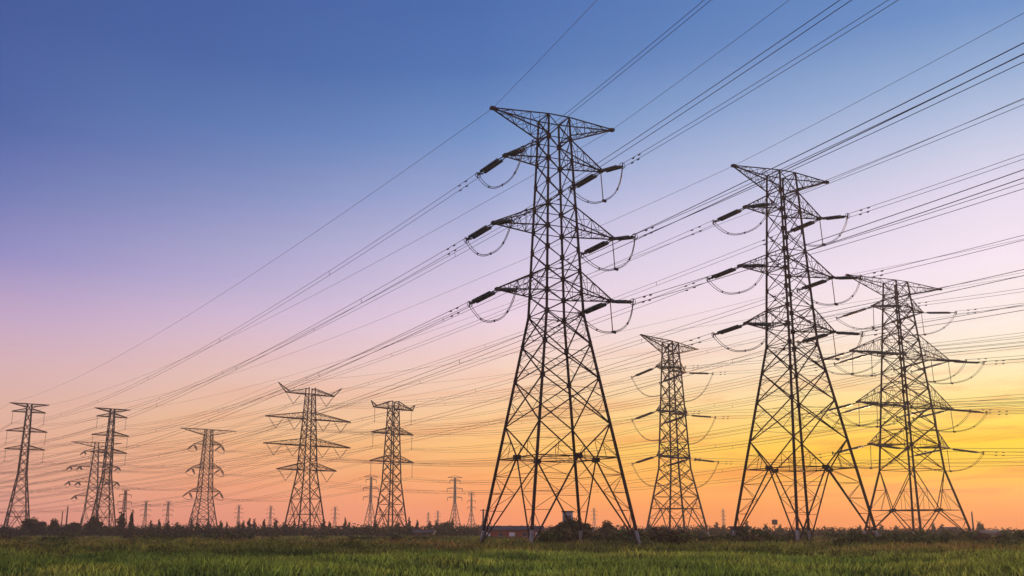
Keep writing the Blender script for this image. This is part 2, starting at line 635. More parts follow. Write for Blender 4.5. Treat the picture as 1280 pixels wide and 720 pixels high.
def build_pylon(spec, loc, rot, near_h, far_h):
    root = empty("pylon", (loc[0], loc[1], 0), rad(rot))
    build_body(spec, root)
    att = {"near": {}, "far": {}}
    e = spec["earth"]
    for side in (-1, 1):
        build_arm(spec, root, "earth_wire_arm", side, e["tz"], e["half"], e["zb"], e["zt"], 6, .2, e.get("ext"))
        tip = Vector((side * e["half"], 0, e["tz"])) if not e.get("ext") else Vector((side * e["ext"][0], 0, e["ext"][1]))
        att["near"][("earth", side)] = tip
        att["far"][("earth", side)] = tip
        for li, a in enumerate(spec["arms"]):
            if not a.get("on_earth"):
                build_arm(spec, root, "cross_arm", side, a["z"], a["half"], a["z"], a["z"] + a["dz"], a.get("n", 5))
            for ci, x in enumerate(a["cond"]):
                p = Vector((side * x, 0, a["z"] - .1))
                key = (li, side, ci)
                if spec["type"] == "strain":
                    ends = {}
                    for nm, h, droop in (("near", near_h, spec["droop"][0]), ("far", far_h, spec["droop"][1])):
                        d = heading_local(h, rot) * math.cos(rad(droop)) + Vector((0, 0, -math.sin(rad(droop))))
                        me, fm = string_mesh(spec["string"], spec["twin"], spec["disc"])
                        s = link("insulator_string", me, root)
                        orient_y(s, p, d)
                        link("end_fitting", fm, s)
                        ends[nm] = p + d * spec["string"]
                        att[nm][key] = ends[nm]
                    # jumper loop under the arm
                    mb = MB()
                    drop = spec["drop"]
                    mid = p + Vector((side * .5, 0, -drop))
                    for dz in (-.33, .33):
                        pts = []
                        for t in np.linspace(0, 1, 15):
                            q = ends["near"].lerp(ends["far"], t)
                            base = ends["near"].lerp(ends["far"], .5)
                            k = 1 - (2 * abs(t - .5)) ** 2.6
                            q = q + (mid - base) * k
                            pts.append((q.x, q.y, q.z + dz * (1 - .75 * k)))
                        mb.tube(pts, spec["jr"], 4)
                    for t in (.22, .5, .78):
                        k = 1 - (2 * abs(t - .5)) ** 2.6
                        q = ends["near"].lerp(ends["far"], t) + (mid - ends["near"].lerp(ends["far"], .5)) * k
                        mb.bar((q.x, q.y, q.z - .16), (q.x, q.y, q.z + .16), .16)
                    link("jumper_loop", mb.mesh("jumper_loop", M["wire"]), root)
                    if spec["drop_rods"] == "both" or (spec["drop_rods"] == "right" and side == 1):
                        mb = MB()
                        mb.tube([tuple(p), tuple(p + Vector((side * .3, 0, -drop)))], .075, 5)
                        mb.bar(tuple(mid + Vector((-.3, 0, 0))), tuple(mid + Vector((.3, 0, -.1))), .32)
                        link("jumper_support", mb.mesh("jumper_support", M["wire"]), root)
                elif spec["type"] == "single":
                    me, fm = string_mesh(spec["string"], False, spec["disc"])
                    s = link("insulator_string", me, root)
                    orient_y(s, p, (0, 0, -1))
                    link("end_fitting", fm, s)
                    q = p + Vector((0, 0, -spec["string"]))
                    att["near"][key] = att["far"][key] = q
                else:   # V strings
                    hw, dr = spec["vee"]
                    L = math.hypot(hw, dr)
                    q = p + Vector((0, 0, -dr))
                    for s_ in (-1, 1):
                        me, fm = string_mesh(L, False, spec["disc"])
                        s = link("insulator_string", me, root)
                        pp = p + Vector((s_ * hw, 0, 0))
                        orient_y(s, pp, q - pp)
                    fm2 = link("clamp", fm, root)
                    fm2.location = q + Vector((0, -L, 0))
                    att["near"][key] = att["far"][key] = q
    return root, att


def to_world(root, v):
    w = Vector(v)
    w.rotate(Quaternion((0, 0, 1), root.rotation_euler.z))
    return w + Vector(root.location)


SPEC1 = dict(   # double circuit strain pylon
    type="strain", H=60, foot=2.5, prof=[(0, 7.8), (31.2, 2.8), (60, 1.62)], leg=.32, brace=.112, chord=.155, gusset=.36, redundant=True,
    panels=[16.2, 22.3, 27.0, 31.2, 34.1, 37.2, 40.3, 43.3, 46.5, 49.9, 53.3, 56.6, 60.0], horiz={31.2, 34.1, 37.2, 43.3, 46.5, 53.3, 56.6, 60.0},
    portal=11.8, portal_bays=4, earth=dict(tz=60, half=9.6, zb=57.2, zt=60),
    arms=[dict(z=53.3, half=7.6, dz=3.3, cond=[7.6]), dict(z=43.3, half=9.3, dz=3.2, cond=[9.3]), dict(z=34.1, half=8.7, dz=3.1, cond=[8.7])],
    string=7.4, twin=True, disc=.25, droop=(12, 5), drop=4.3, drop_rods="right", jr=.05)
SPEC3 = dict(   # four circuit strain pylon
    type="strain", H=60, foot=2.5, prof=[(0, 8.4), (16, 4.9), (60, 1.9)], leg=.38, brace=.118, chord=.17, gusset=.42, redundant=False,
    panels=[16, 21.4, 26, 30.7, 34.6, 38.4, 42.3, 46, 49.8, 53.5, 56.8, 60], horiz={16, 21.4, 30.7, 34.6, 42.3, 46, 53.5, 56.8},
    portal=7.0, portal_bays=2, earth=dict(tz=60, half=15.5, zb=57, zt=60),
    arms=[dict(z=53.5, half=8.0, dz=2.6, cond=[8.0]), dict(z=42.3, half=16.0, dz=5.0, cond=[9.8, 15.8], n=7),
          dict(z=30.7, half=15.2, dz=5.2, cond=[9.4, 15.0], n=7), dict(z=21.4, half=12.6, dz=3.6, cond=[12.4], n=6)],
    string=9.6, twin=True, disc=.24, droop=(10, 9), drop=5.2, drop_rods="both", jr=.05)
SPEC4 = dict(   # smaller strain pylon
    type="strain", H=60, foot=2.2, prof=[(0, 7.0), (21, 3.5), (60, 1.8)], leg=.44, brace=.155, chord=.26, gusset=None, redundant=False,
    panels=[12.5, 17, 21, 24.5, 28.9, 33.4, 38, 42.4, 46.8, 51.4, 55.6, 60], horiz={12.5, 24.5, 28.9, 38, 42.4, 51.4, 55.6},
    portal=9.0, portal_bays=2, earth=dict(tz=60, half=16.5, zb=56.6, zt=60),
    arms=[dict(z=51.4, half=8.2, dz=2.6, cond=[8.2]), dict(z=38.0, half=8.6, dz=2.6, cond=[8.6]), dict(z=24.5, half=9.2, dz=2.6, cond=[9.2])],
    string=12.0, twin=True, disc=.27, droop=(8, 9), drop=9.0, drop_rods="none", jr=.06)
SPEC5 = dict(   # suspension pylon, plain strings
    type="single", H=60, foot=2.0, prof=[(0, 5.7), (24, 3.0), (60, 1.7)], leg=.50, brace=.18, chord=.34, gusset=None, redundant=False,
    panels=[14, 19, 24, 28.4, 32.8, 36.9, 41.1, 45.4, 50, 54.4, 58], horiz={14, 24, 32.8, 36.9, 45.4, 50, 54.4},
    portal=9.5, portal_bays=2, earth=dict(tz=56.6, half=11.0, zb=56.6, zt=60, ext=(12.6, 59.4)),
    arms=[dict(z=56.6, half=11, dz=2.4, cond=[10.4], on_earth=True), dict(z=45.4, half=11.4, dz=2.6, cond=[11.0]), dict(z=32.8, half=12.0, dz=2.6, cond=[11.6])],
    string=6.4, disc=.17)
SPEC6 = dict(   # four circuit suspension pylon, V strings
    type="vee", H=60, foot=2.0, prof=[(0, 6.4), (25, 3.0), (60, 1.35)], leg=.46, brace=.17, chord=.30, gusset=None, redundant=False,
    panels=[15, 20, 26.5, 31, 36.3, 39.8, 43.4, 47, 50.5, 54, 57.4], horiz={15, 26.5, 31, 36.3, 39.8, 47, 50.5, 54},
    portal=9, portal_bays=2, earth=dict(tz=57.2, half=11.0, zb=57.2, zt=59.6, ext=(14.8, 61.0)),
    arms=[dict(z=57.2, half=11, dz=2.4, cond=[7.6], on_earth=True), dict(z=47, half=19.2, dz=2.8, cond=[6.6, 14.9], n=8),
          dict(z=36.3, half=19.5, dz=2.8, cond=[6.8, 15.2], n=8), dict(z=26.5, half=13.2, dz=2.6, cond=[9.4], n=6)],
    vee=(3.4, 4.3), disc=.20, string=5.5)
SPEC8 = dict(   # slim suspension pylon
    type="single", H=62, foot=2.0, prof=[(0, 5.4), (29, 1.8), (62, 1.0)], leg=.52, brace=.18, chord=.36, gusset=None, redundant=False,
    panels=[14, 19, 24, 28.5, 32.5, 36.5, 40.3, 44.5, 48.8, 53, 58, 62], horiz={14, 28.5, 40.3, 48.8, 58},
    portal=9, portal_bays=2, earth=dict(tz=62, half=8.4, zb=60.4, zt=62),
    arms=[dict(z=58, half=7.2, dz=1.8, cond=[7.0]), dict(z=48.8, half=8.8, dz=1.9, cond=[8.5]), dict(z=40.3, half=8.6, dz=1.9, cond=[8.3])],
    string=5.6, disc=.16)

NEAR1 = 180 - 19.5
PY = {}


def near_dir(h):
    return Vector((math.sin(rad(h)), math.cos(rad(h)), 0))


pos = {"T1": (6.0, 138.8), "T2": (44.6, 162.2), "T3": (91.2, 238.7), "T4": (49.6, 318.7), "T5": (-54.0, 470.0), "T6": (-83.0, 423.6),
       "T7": (-176.5, 604.0), "T8": (-200.0, 517.0), "T9": (-277.0, 694.0), "T10": (-232.0, 496.0)}


def hd(a, b):
    return math.degrees(math.atan2(pos[b][0] - pos[a][0], pos[b][1] - pos[a][1]))


GP = "high voltage lattice pylons"
PY["T1"] = build_pylon(SPEC1, pos["T1"], 25, NEAR1, hd("T1", "T10"))
tag(PY["T1"][0], "tallest and nearest dark steel lattice pylon, standing just right of the picture's centre", "pylon", GP)
r2 = copy_tree(PY["T1"][0])
r2.location = (*pos["T2"], 0)
PY["T2"] = (r2, PY["T1"][1])
tag(r2, "second tallest dark lattice pylon, on the right between the small pylon and the yellow glow", "pylon", GP)
PY["T3"] = build_pylon(SPEC3, pos["T3"], 28, 150, hd("T3", "T6"))
tag(PY["T3"][0], "rightmost big pylon with four wide cross arms against the yellow sky", "pylon", GP)
PY["T4"] = build_pylon(SPEC4, pos["T4"], 50, 180 - 36, hd("T4", "T5"))
tag(PY["T4"][0], "smaller lattice pylon standing between the two tallest ones, drooping loops on both sides", "pylon", GP)
PY["T5"] = build_pylon(SPEC5, pos["T5"], 44, 0, 0)
tag(PY["T5"][0], "distant pylon with horned top and plain hanging insulators, left of the tallest pylon", "pylon", GP)
PY["T6"] = build_pylon(SPEC6, pos["T6"], 40, 0, 0)
tag(PY["T6"][0], "distant pylon with four arms carrying V shaped insulator strings", "pylon", GP)
SPEC7 = dict(SPEC4, drop=4.5, string=6.0, leg=.52, brace=.19, droop=(38, 26))
PY["T7"] = build_pylon(SPEC7, pos["T7"], 38, 180 - 38, -55)
tag(PY["T7"][0], "distant pylon with a wide flat top arm and stubby drooping arms, on the left", "pylon", GP)
PY["T8"] = build_pylon(SPEC8, pos["T8"], 38, 0, 0)
tag(PY["T8"][0], "slim distant pylon with hanging insulators rising behind the two dark pointed trees", "pylon", GP)
r10 = copy_tree(PY["T8"][0])
r10.location = (*pos["T10"], 0)
r10.rotation_euler = (0, 0, rad(34))
PY["T10"] = (r10, PY["T8"][1])
tag(r10, "slim distant pylon with hanging insulators, the leftmost one near the picture's edge", "pylon", GP)
SPEC9 = dict(SPEC3, leg=.52, brace=.19, chord=.32, droop=(25, 22), prof=[(0, 6.4), (16, 3.8), (60, 1.1)], string=5.0, drop=3.5, drop_rods="none", disc=.3,
             arms=[dict(z=54, half=7.3, dz=2.2, cond=[7.3]), dict(z=44, half=15.1, dz=3.4, cond=[9.0, 15.0], n=7),
                   dict(z=34, half=15.3, dz=3.4, cond=[9.0, 15.1], n=7), dict(z=25, half=10.5, dz=2.6, cond=[10.3], n=6)])
PY["T9"] = build_pylon(SPEC9, pos["T9"], 28, hd("T6", "T9") + 180, -50)
tag(PY["T9"][0], "distant four armed pylon partly behind the slim pylon on the left", "pylon", GP)


# ------------------------------------------------------------------ conductors
def cat(P, Q, sag, n):
    return [(P + (Q - P) * t - Vector((0, 0, 4 * sag * t * (1 - t)))) for t in np.linspace(0, 1, n)]


def add_span(A, akey, B, bkey, sag, label, r=.04, twin=True, n=36, damp=True, group=None, grp_spacers=False):
    """A, B are world points"""
    if not twin:
        mb = MB()
        mb.tube([tuple(p) for p in cat(A, B, sag, n)], r * .85, 4)
        o = link("earth_wire", mb.mesh("earth_wire", M["wire"]))
        tag(o, label, "wire", group)
        return
    e = empty("conductor_pair", tuple(A))
    L = (B - A).length
    side = Vector((-(B - A).y, (B - A).x, 0)).normalized()
    for dz in (-.35, .35):
        mb = MB()
        off = Vector((0, 0, dz)) + side * dz * .25
        mb.tube([tuple(p - A + off) for p in cat(A, B, sag, n)], r, 4)
        link("conductor", mb.mesh("conductor", M["wire"]), e)
    if damp:
        for d in (3.2, 5.0):
            t = d / L
            p = A + (B - A) * t - Vector((0, 0, 4 * sag * t * (1 - t)))
            dirv = (B - A).normalized()
            for dz in (-.35, .35):
                mb = MB()
                q = p - A + Vector((0, 0, dz - .10)) + side * dz * .25
                mb.bar(tuple(q - dirv * .25), tuple(q + dirv * .25), .15)
                link("damper", mb.mesh("damper", M["wire"]), e)
        d = 30 + (len(label) * 7) % 25
        while grp_spacers and d < min(L - 10, 330):
            t = d / L
            p = A + (B - A) * t - Vector((0, 0, 4 * sag * t * (1 - t))) - A
            mb = MB()
            o1 = Vector((0, 0, .35)) + side * .0875
            mb.bar(tuple(p - o1), tuple(p + o1), .07)
            link("spacer", mb.mesh("spacer", M["wire"]), e)
            d += 62
    tag(e, label, "power line", group)


LV3 = ["upper", "middle", "lower"]
LV4 = ["topmost", "upper middle", "lower middle", "lowest"]


def keyname(spec, k):
    side = "left" if k[1] == -1 else "right"
    if k[0] == "earth":
        return f"{side} tip of the top arm"
    lv = (LV3 if len(spec["arms"]) == 3 else LV4)[k[0]]
    if len(spec["arms"][k[0]]["cond"]) > 1:
        return f"{lv} {side} arm's {'inner' if k[2] == 0 else 'outer'} point"
    return f"{lv} {side} arm"


def run_span(a, spec, which, target, sag, tail, who, r=.04, n=36, grp=None, damp=True):
    root, att = PY[a]
    for k, v in att[which].items():
        A = to_world(root, v)
        B = target(k, A)
        if B is None:
            continue
        earth = k[0] == "earth"
        kind = "single earth wire" if earth else "paired conductors"
        add_span(A, k, B, k, sag * (.75 if earth else 1), f"{kind} from {who}'s {keyname(spec, k)} {tail}".replace("V string pylon's", "V pylon's").replace("hidden four armed pylon", "half hidden pylon").replace("slim pylon by pointed trees", "slim pylon"), r, not earth, n, damp, grp, which == "far")


def to_tower(b, bwhich):
    def f(k, A):
        root, att = PY[b]
        kk = k if k in att[bwhich] else None
        return to_world(root, att[bwhich][kk]) if kk else None
    return f


def to_dir(h, L, dz=0):
    return lambda k, A: A + near_dir(h) * L + Vector((0, 0, dz))


run_span("T1", SPEC1, "near", to_dir(NEAR1, 300), 5.8, "overhead", "tallest pylon", .036, 44, "overhead lines of the tallest pylon")
run_span("T2", SPEC1, "near", to_dir(NEAR1, 300), 5.8, "overhead", "second tallest pylon", .036, 44, "overhead lines of the second tallest pylon")
run_span("T1", SPEC1, "far", to_tower("T10", "near"), 8.5, "into the distance", "tallest pylon", .040, 44, "lines running left from the tallest pylon")
run_span("T2", SPEC1, "far", to_tower("T8", "near"), 8.5, "into the distance", "second tallest pylon", .036, 44, "lines running left from the second tallest pylon")
run_span("T3", SPEC3, "near", to_dir(150, 240), 5, "towards the right", "rightmost pylon", .036, 24, "lines leaving the picture on the right")
run_span("T3", SPEC3, "far", to_tower("T6", "near"), 6.5, "to the left", "rightmost pylon", .034, 36, "lines running left from the rightmost pylon")
run_span("T4", SPEC4, "near", to_dir(144, 330), 6.5, "towards the right", "small middle pylon", .034, 30, "lines running right from the small pylon")
run_span("T4", SPEC4, "far", to_tower("T5", "near"), 4.0, "to the left", "small middle pylon", .036, 24, "lines running left from the small pylon", False)
run_span("T5", SPEC5, "far", to_tower("T7", "near"), 5.0, "to the left", "horned pylon", .045, 24, "lines running left from the horned pylon", False)
run_span("T6", SPEC6, "far", to_tower("T9", "near"), 7.0, "to the left", "V string pylon", .042, 24, "lines running left from the V string pylon", False)
run_span("T7", SPEC4, "far", to_dir(-55, 360), 7.0, "to the left", "flat topped pylon", .06, 20, "faint lines at far left", False)
run_span("T8", SPEC8, "far", to_dir(-48, 400), 8.0, "to the left", "slim pylon by pointed trees", .06, 20, "faint lines at far left", False)
run_span("T10", SPEC8, "far", to_dir(-38, 400), 8.0, "to the left", "leftmost pylon", .06, 20, "faint lines at far left", False)
run_span("T9", SPEC9, "far", to_dir(-52, 400), 8.0, "to the left", "hidden four armed pylon", .065, 20, "faint lines at far left", False)

# ------------------------------------------------------------------ tiny far pylons
def small_pylon_mesh(H, arms, base, w):
    mb = MB()
    top = .9
    for sx, sy in CORN:
        mb.bar((sx * base, sy * base, 0), (sx * top, sy * top, H * .55), w)
        mb.bar((sx * top, sy * top, H * .55), (sx * top * .6, sy * top * .6, H), w)
    zs = np.linspace(0, H, 9)
    for z0, z1 in zip(zs, zs[1:]):
        f = lambda z: base + (top - base) * z / (H * .55) if z < H * .55 else top * (1 - .4 * (z - H * .55) / (H * .45))
        for sy in (-1, 1):
            mb.bar((-f(z0), sy * f(z0), z0), (f(z1), sy * f(z1), z1), w * .6)
            mb.bar((f(z0), sy * f(z0), z0), (-f(z1), sy * f(z1), z1), w * .6)
    for zf, half in arms:
        for sy in (-.5, .5):
            mb.bar((-half, 0, H * zf), (half, 0, H * zf), w * .9)
        for s in (-1, 1):
            mb.bar((s * half, 0, H * zf), (0, 0, H * zf + H * .035), w * .6)
            if zf < .97:
                mb.bar((s * half, 0, H * zf), (s * half, 0, H * zf - H * .06), w * .7)
    return mb.mesh("pylon", M["steel"])


SM30 = small_pylon_mesh(30, [(1.0, 3.0), (.9, 4.6), (.74, 5.2), (.58, 4.6)], 2.6, .32)
SM60 = small_pylon_mesh(60, [(1.0, 9.0), (.95, 6.5), (.80, 9.5), (.64, 9.0)], 6.0, .62)
far = [  # column, top row, height, mesh, label
    (153, 613, 30, SM30, "tiny pylon poking up right behind the left pointed tree"),
    (180, 627, 30, SM30, "tiny far pylon, left one of two between pointed trees and flat topped pylon"),
    (208, 627, 30, SM30, "tiny far pylon, right one of two left of the flat topped pylon"),
    (297, 632, 30, SM30, "tiny far pylon just right of the flat topped pylon"),
    (337, 633, 30, SM30, "tiny far pylon just left of the V string pylon"),
    (418, 634, 30, SM30, "tiny far pylon just right of the V string pylon"),
    (462, 596, 60, SM60, "faint tall pylon half behind the horned pylon's left leg"),
    (535, 641, 30, SM30, "tiny far pylon right of the horned pylon beside the low glow"),
    (547, 639, 30, SM30, "tiny far pylon beside the faint tall pylon"),
    (568, 597, 60, SM60, "faint tall pylon midway between horned pylon and tallest pylon"),
    (589, 616, 45, SM60, "faint pylon close to the left foot of the tallest pylon"),
    (743, 636, 30, SM30, "tiny far pylon seen through the legs of the tallest pylon"),
    (905, 637, 30, SM30, "tiny far pylon between the small pylon and the second tallest pylon"),
]
for px, py, H, me, lab in far:
    r = ray(px, py)
    t = (H - HC) / r[2]
    o = link("pylon", me)
    sc = H / (30 if me is SM30 else 60)
    d = min(t * r[1], 1480)
    a = at(px, d)
    o.location = (a[0], d, 0)
    h = d * r[2] / r[1] + HC
    o.scale = (sc * h / H, sc * h / H, sc * h / H)
    o.rotation_euler = (0, 0, rad(30 + (px * 7) % 25))
    tag(o, lab, "pylon", "far pylons along the horizon")


# ------------------------------------------------------------------ vegetation
def leaf_soup(centres, radii, n, size, squash=1.0):
    """n leaf quads spread through a set of clumps"""
    centres, radii = np.asarray(centres, float), np.asarray(radii, float)
    idx = rng.choice(len(centres), n, p=radii ** 2 / (radii ** 2).sum())
    d = rng.normal(size=(n, 3))
    d /= np.linalg.norm(d, axis=1, keepdims=True)
    rr = radii[idx] * (rng.random(n) ** .45)
    c = centres[idx] + d * rr[:, None] * np.array([1, 1, squash])
    a = rng.normal(size=(n, 3))
    a /= np.linalg.norm(a, axis=1, keepdims=True)
    b = np.cross(a, rng.normal(size=(n, 3)))
    b /= np.linalg.norm(b, axis=1, keepdims=True)
    s = size * (.6 + .8 * rng.random(n))[:, None]
    q = np.stack([c - a * s * .5, c + b * s * .32, c + a * s * .5, c - b * s * .32], axis=1)
    return q


def crown_clumps(n, rx, rz, zc, r0):
    out, rr = [], []
    for _ in range(n):
        d = rng.normal(size=3)
        d /= np.linalg.norm(d)
        k = .35 + .6 * rng.random()
        out.append((d[0] * rx * k, d[1] * rx * k, zc + d[2] * rz * k))
        rr.append(r0 * (.6 + .7 * rng.random()))
    return out, rr


# shrubs: unit size (radius about 1, height about 1.3), five shapes, two leaf colours
SHRUB = []
for i in range(6):
    c, r = crown_clumps(9, 1.0 - .05 * i, .50, .55, .42)
    q = leaf_soup(c, r, 620, .26)
    q[:, :, 2] = np.maximum(q[:, :, 2], .0)
    SHRUB.append(tri_mesh("shrub", q, M["shrub"] if i < 4 else M["shrub_brown"], 4))


def shrub(x, y, w, h, label, group, kind=None):
    k = random.randrange(6) if kind is None else kind
    o = link("shrub", SHRUB[k])
    o.location = (x, y, gz(x, y) - .05)
    o.scale = (w, w, h / 1.15)
    o.rotation_euler = (0, 0, random.uniform(0, 6.28))
    tag(o, label, "shrub", group)
    return o


TREES = []
for i in range(3):
    c, r = crown_clumps(22, 3.4, 2.3, 3.9, 1.25)
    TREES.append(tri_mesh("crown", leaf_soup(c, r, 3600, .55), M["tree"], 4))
tm = MB()
tm.tube([(0, 0, -.3), (.05, 0, 1.5), (0, .1, 3.0), (.1, 0, 4.6)], [.28, .22, .16, .07], 7)
for k in range(6):
    a = k * 1.05
    tm.tube([(0, 0, 1.8 + .3 * k), (math.cos(a) * 1.2, math.sin(a) * 1.2, 3.0 + .3 * k), (math.cos(a) * 2.2, math.sin(a) * 2.2, 3.7 + .3 * k)], [.11, .08, .03], 5)
TRUNK = tm.mesh("trunk", M["bark"])
POP = []
for i in range(3):
    n = 16
    c = [(rng.normal() * .25, rng.normal() * .25, .8 + 8.4 * j / n) for j in range(n)]
    r = [1.05 * (1 - (j / n) ** 1.8) * (.8 + .4 * rng.random()) + .18 for j in range(n)]
    POP.append(tri_mesh("crown", leaf_soup(c, r, 3000, .42), M["tree"], 4))
tm = MB()
tm.tube([(0, 0, -.3), (0, 0, 4), (0, 0, 8.6)], [.22, .14, .04], 6)
PTRUNK = tm.mesh("trunk", M["bark"])


def tree(px, Y, h, w, label, mesh_i, group=None, name="tree", crowns=TREES, trunk=TRUNK, h0=6.6, w0=8.2):
    x, y = at(px, Y)
    e = empty(name, (x, y, 0), random.uniform(0, 6.28))
    s = (w / w0, w / w0, h / h0)
    a = link("crown", crowns[mesh_i % len(crowns)], e)
    b = link("trunk", trunk, e)
    a.scale = s
    b.scale = s
    tag(e, label, "tree", group)
    return e


tree(43, 360, 6.9, 9.0, "round dark tree at the foot of the leftmost pylon", 0)
tree(70, 362, 6.2, 6.8, "round dark tree, second from the left, beside the leftmost pylon", 1)
tree(90, 370, 5.6, 6.6, "low rounded tree between two taller round trees at left", 2)
tree(120, 358, 7.0, 8.6, "broad round tree below the slim pylon with pointed trees beside it", 1)
tree(708, 228, 4.9, 7.4, "round leafy tree inside the legs of the tallest pylon", 2)
tree(722, 232, 5.1, 7.0, "rounded tree beside the hut below the tallest pylon", 0)
tree(763, 250, 4.6, 6.4, "bushy reddish tree left of the tallest pylon's right foot", 1)
tree(1226, 440, 5.2, 4.6, "small rounded tree right of the rightmost pylon, beside the thin mast", 1)
tree(558, 420, 6.2, 8.5, "rounded clump of trees below the faint tall pylon", 0)


def poplar(px, top, Y, label, i, group=None, w=2.4):
    h = (HC + (664 - top) / 1290 * Y * .975) * 1.12
    return tree(px, Y, h, w, label, i, group, "poplar_tree", POP, PTRUNK, 9.6, 2.4)


poplar(150, 640, 380, "dark pointed tree, left and thicker of a pair beside the slim pylon", 0, w=3.6)
poplar(164, 639, 384, "dark pointed tree, right and slimmer of a pair beside the slim pylon", 1, w=2.2)
GPOP = "small pointed trees along the horizon"
lab_near = [(259, "the flat topped pylon"), (383, "the V string pylon"), (487, "the horned pylon"), (600, "the tallest pylon's left foot")]
for i, (px, top) in enumerate([(188, 651), (198, 650), (209, 652), (221, 653), (239, 648), (247, 652), (260, 651), (275, 652), (283, 653), (298, 652), (304, 652),
                               (311, 649), (317, 649), (330, 650), (344, 649), (355, 653), (367, 652), (380, 652), (404, 650), (411, 653), (431, 648), (436, 653), (470, 652),
                               (497, 652), (511, 647), (521, 651), (537, 652), (545, 651), (565, 649)]):
    poplar(px, top, 400 + (i * 37) % 60, "small dark pointed tree sticking up above the horizon hedge", i, GPOP, w=1.7 + .3 * (i * 5 % 4))
GPR = "tiny trees along the right horizon"
for i, (px, top) in enumerate([(604, 652), (611, 655), (780, 657), (812, 655), (830, 657), (849, 656), (896, 653), (905, 656), (934, 652), (957, 655), (976, 656),
                               (1009, 657), (1040, 659), (1075, 657), (1102, 656), (1120, 657), (1168, 655), (1178, 656), (1225, 652), (1260, 661)]):
    poplar(px, top, 420 + (i * 53) % 90, "tiny dark tree breaking the flat horizon on the right", i, GPR, w=2.6)

# far hedges and woods: one mass along the horizon
cs, rs = [], []
for px in np.arange(-160, 1440, 2.2):
    Y = 455 + 30 * math.sin(px * .013) + rng.normal() * 9
    if px < 600:
        top = 656.5 + 1.0 * math.sin(px * .05)
    elif px < 900:
        top = 658.0
    else:
        top = 659.5 + (px - 900) * .006
    h = HC + (664 - top) / 1290 * Y + .9
    x, y = at(px, Y)
    r = .55 * h * (.55 + .5 * rng.random())
    cs.append((x, y, max(h - r, .3) * (.55 + .45 * rng.random())))
    rs.append(r)
    cs.append((x + rng.normal(), y - 2, h * .3))
    rs.append(h * .38)
q = leaf_soup(cs, rs, 70000, .70)
q[:, :, 2] = np.maximum(q[:, :, 2], 0)
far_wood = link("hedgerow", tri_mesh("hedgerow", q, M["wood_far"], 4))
far_wood["kind"] = "stuff"
tag(far_wood, "dark continuous hedgerow and woodland along the whole horizon", "hedge")

# second, nearer hedge on the left where the round trees stand
cs, rs = [], []
for px in np.arange(-60, 1340, 2.4):
    Y = 340 + 14 * math.sin(px * .021) + rng.normal() * 5
    h = 3.0 + 1.3 * rng.random() if px < 600 else 2.4 + 1.7 * rng.random() ** 2
    x, y = at(px, Y)
    cs.append((x, y, h * .5))
    rs.append(h * .5)
q = leaf_soup(cs, rs, 36000, .55)
q[:, :, 2] = np.maximum(q[:, :, 2], 0)
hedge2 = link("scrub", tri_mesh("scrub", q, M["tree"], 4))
hedge2["kind"] = "stuff"
tag(hedge2, "dark ragged scrub along the far side of the field, below trees and hedgerow", "scrub")

# individual shrubs in the middle distance
GS = "low bushes in the scrub behind the field"
for i in range(130):
    px = random.uniform(640, 1330)
    Y = random.uniform(135, 250)
    if px < 686:
        px += 60
    x, y = at(px, Y)
    w = random.uniform(1.6, 3.6)
    h = random.uniform(1.1, 2.8) * (1.0 if px < 1150 else .9)
    shrub(x, y, w, h, "low dark bush in the scrub on the right half of the field edge", GS + " on the right", None if px > 820 else random.choice((0, 1, 2, 4, 5)))
for i in range(64):
    px = random.uniform(-40, 640)
    Y = random.uniform(170, 300)
    if 572 < px < 690 and Y < 275:      # the brick shed stays open to view
        Y += 110
    x, y = at(px, Y)
    shrub(x, y, random.uniform(1.6, 3.4), random.uniform(.9, 2.1), "low dark bush in the weeds on the left half of the field edge", GS + " on the left")
for px, Y, w, h, lab in [(20, 118, 4.2, 1.1, "low dark bush at the far left edge of the grass"), (55, 116, 4.6, 1.0, "flat dark bush left of the weeds near the leftmost pylon"),
                         (185, 138, 3.2, 1.0, "dark bush in the weeds below the pair of tiny pylons"), (1098, 133, 3.0, 1.5, "dark bush at the second tallest pylon's right foot"),
                         (1120, 150, 3.2, 1.3, "dark bush right of the second tallest pylon's right foot"), (1200, 190, 5.2, 2.3, "wide dark bush before the brown block house"),
                         (1262, 150, 4.2, 1.5, "dark bush at the right edge of the picture"), (770, 160, 4.0, 1.8, "dark bush left of the tallest pylon's right foot"),
                         (845, 170, 4.5, 2.1, "dark bush below the small pylon's left leg"), (870, 175, 4.5, 2.1, "dark bush below the small pylon's right leg"),
                         (700, 165, 3.4, 2.0, "dark bush at the back foot of the tallest pylon"), (935, 160, 3.6, 1.9, "dark bush at the second tallest pylon's left foot")]:
    x, y = at(px, Y)
    shrub(x, y, w, h, lab, None, 1)


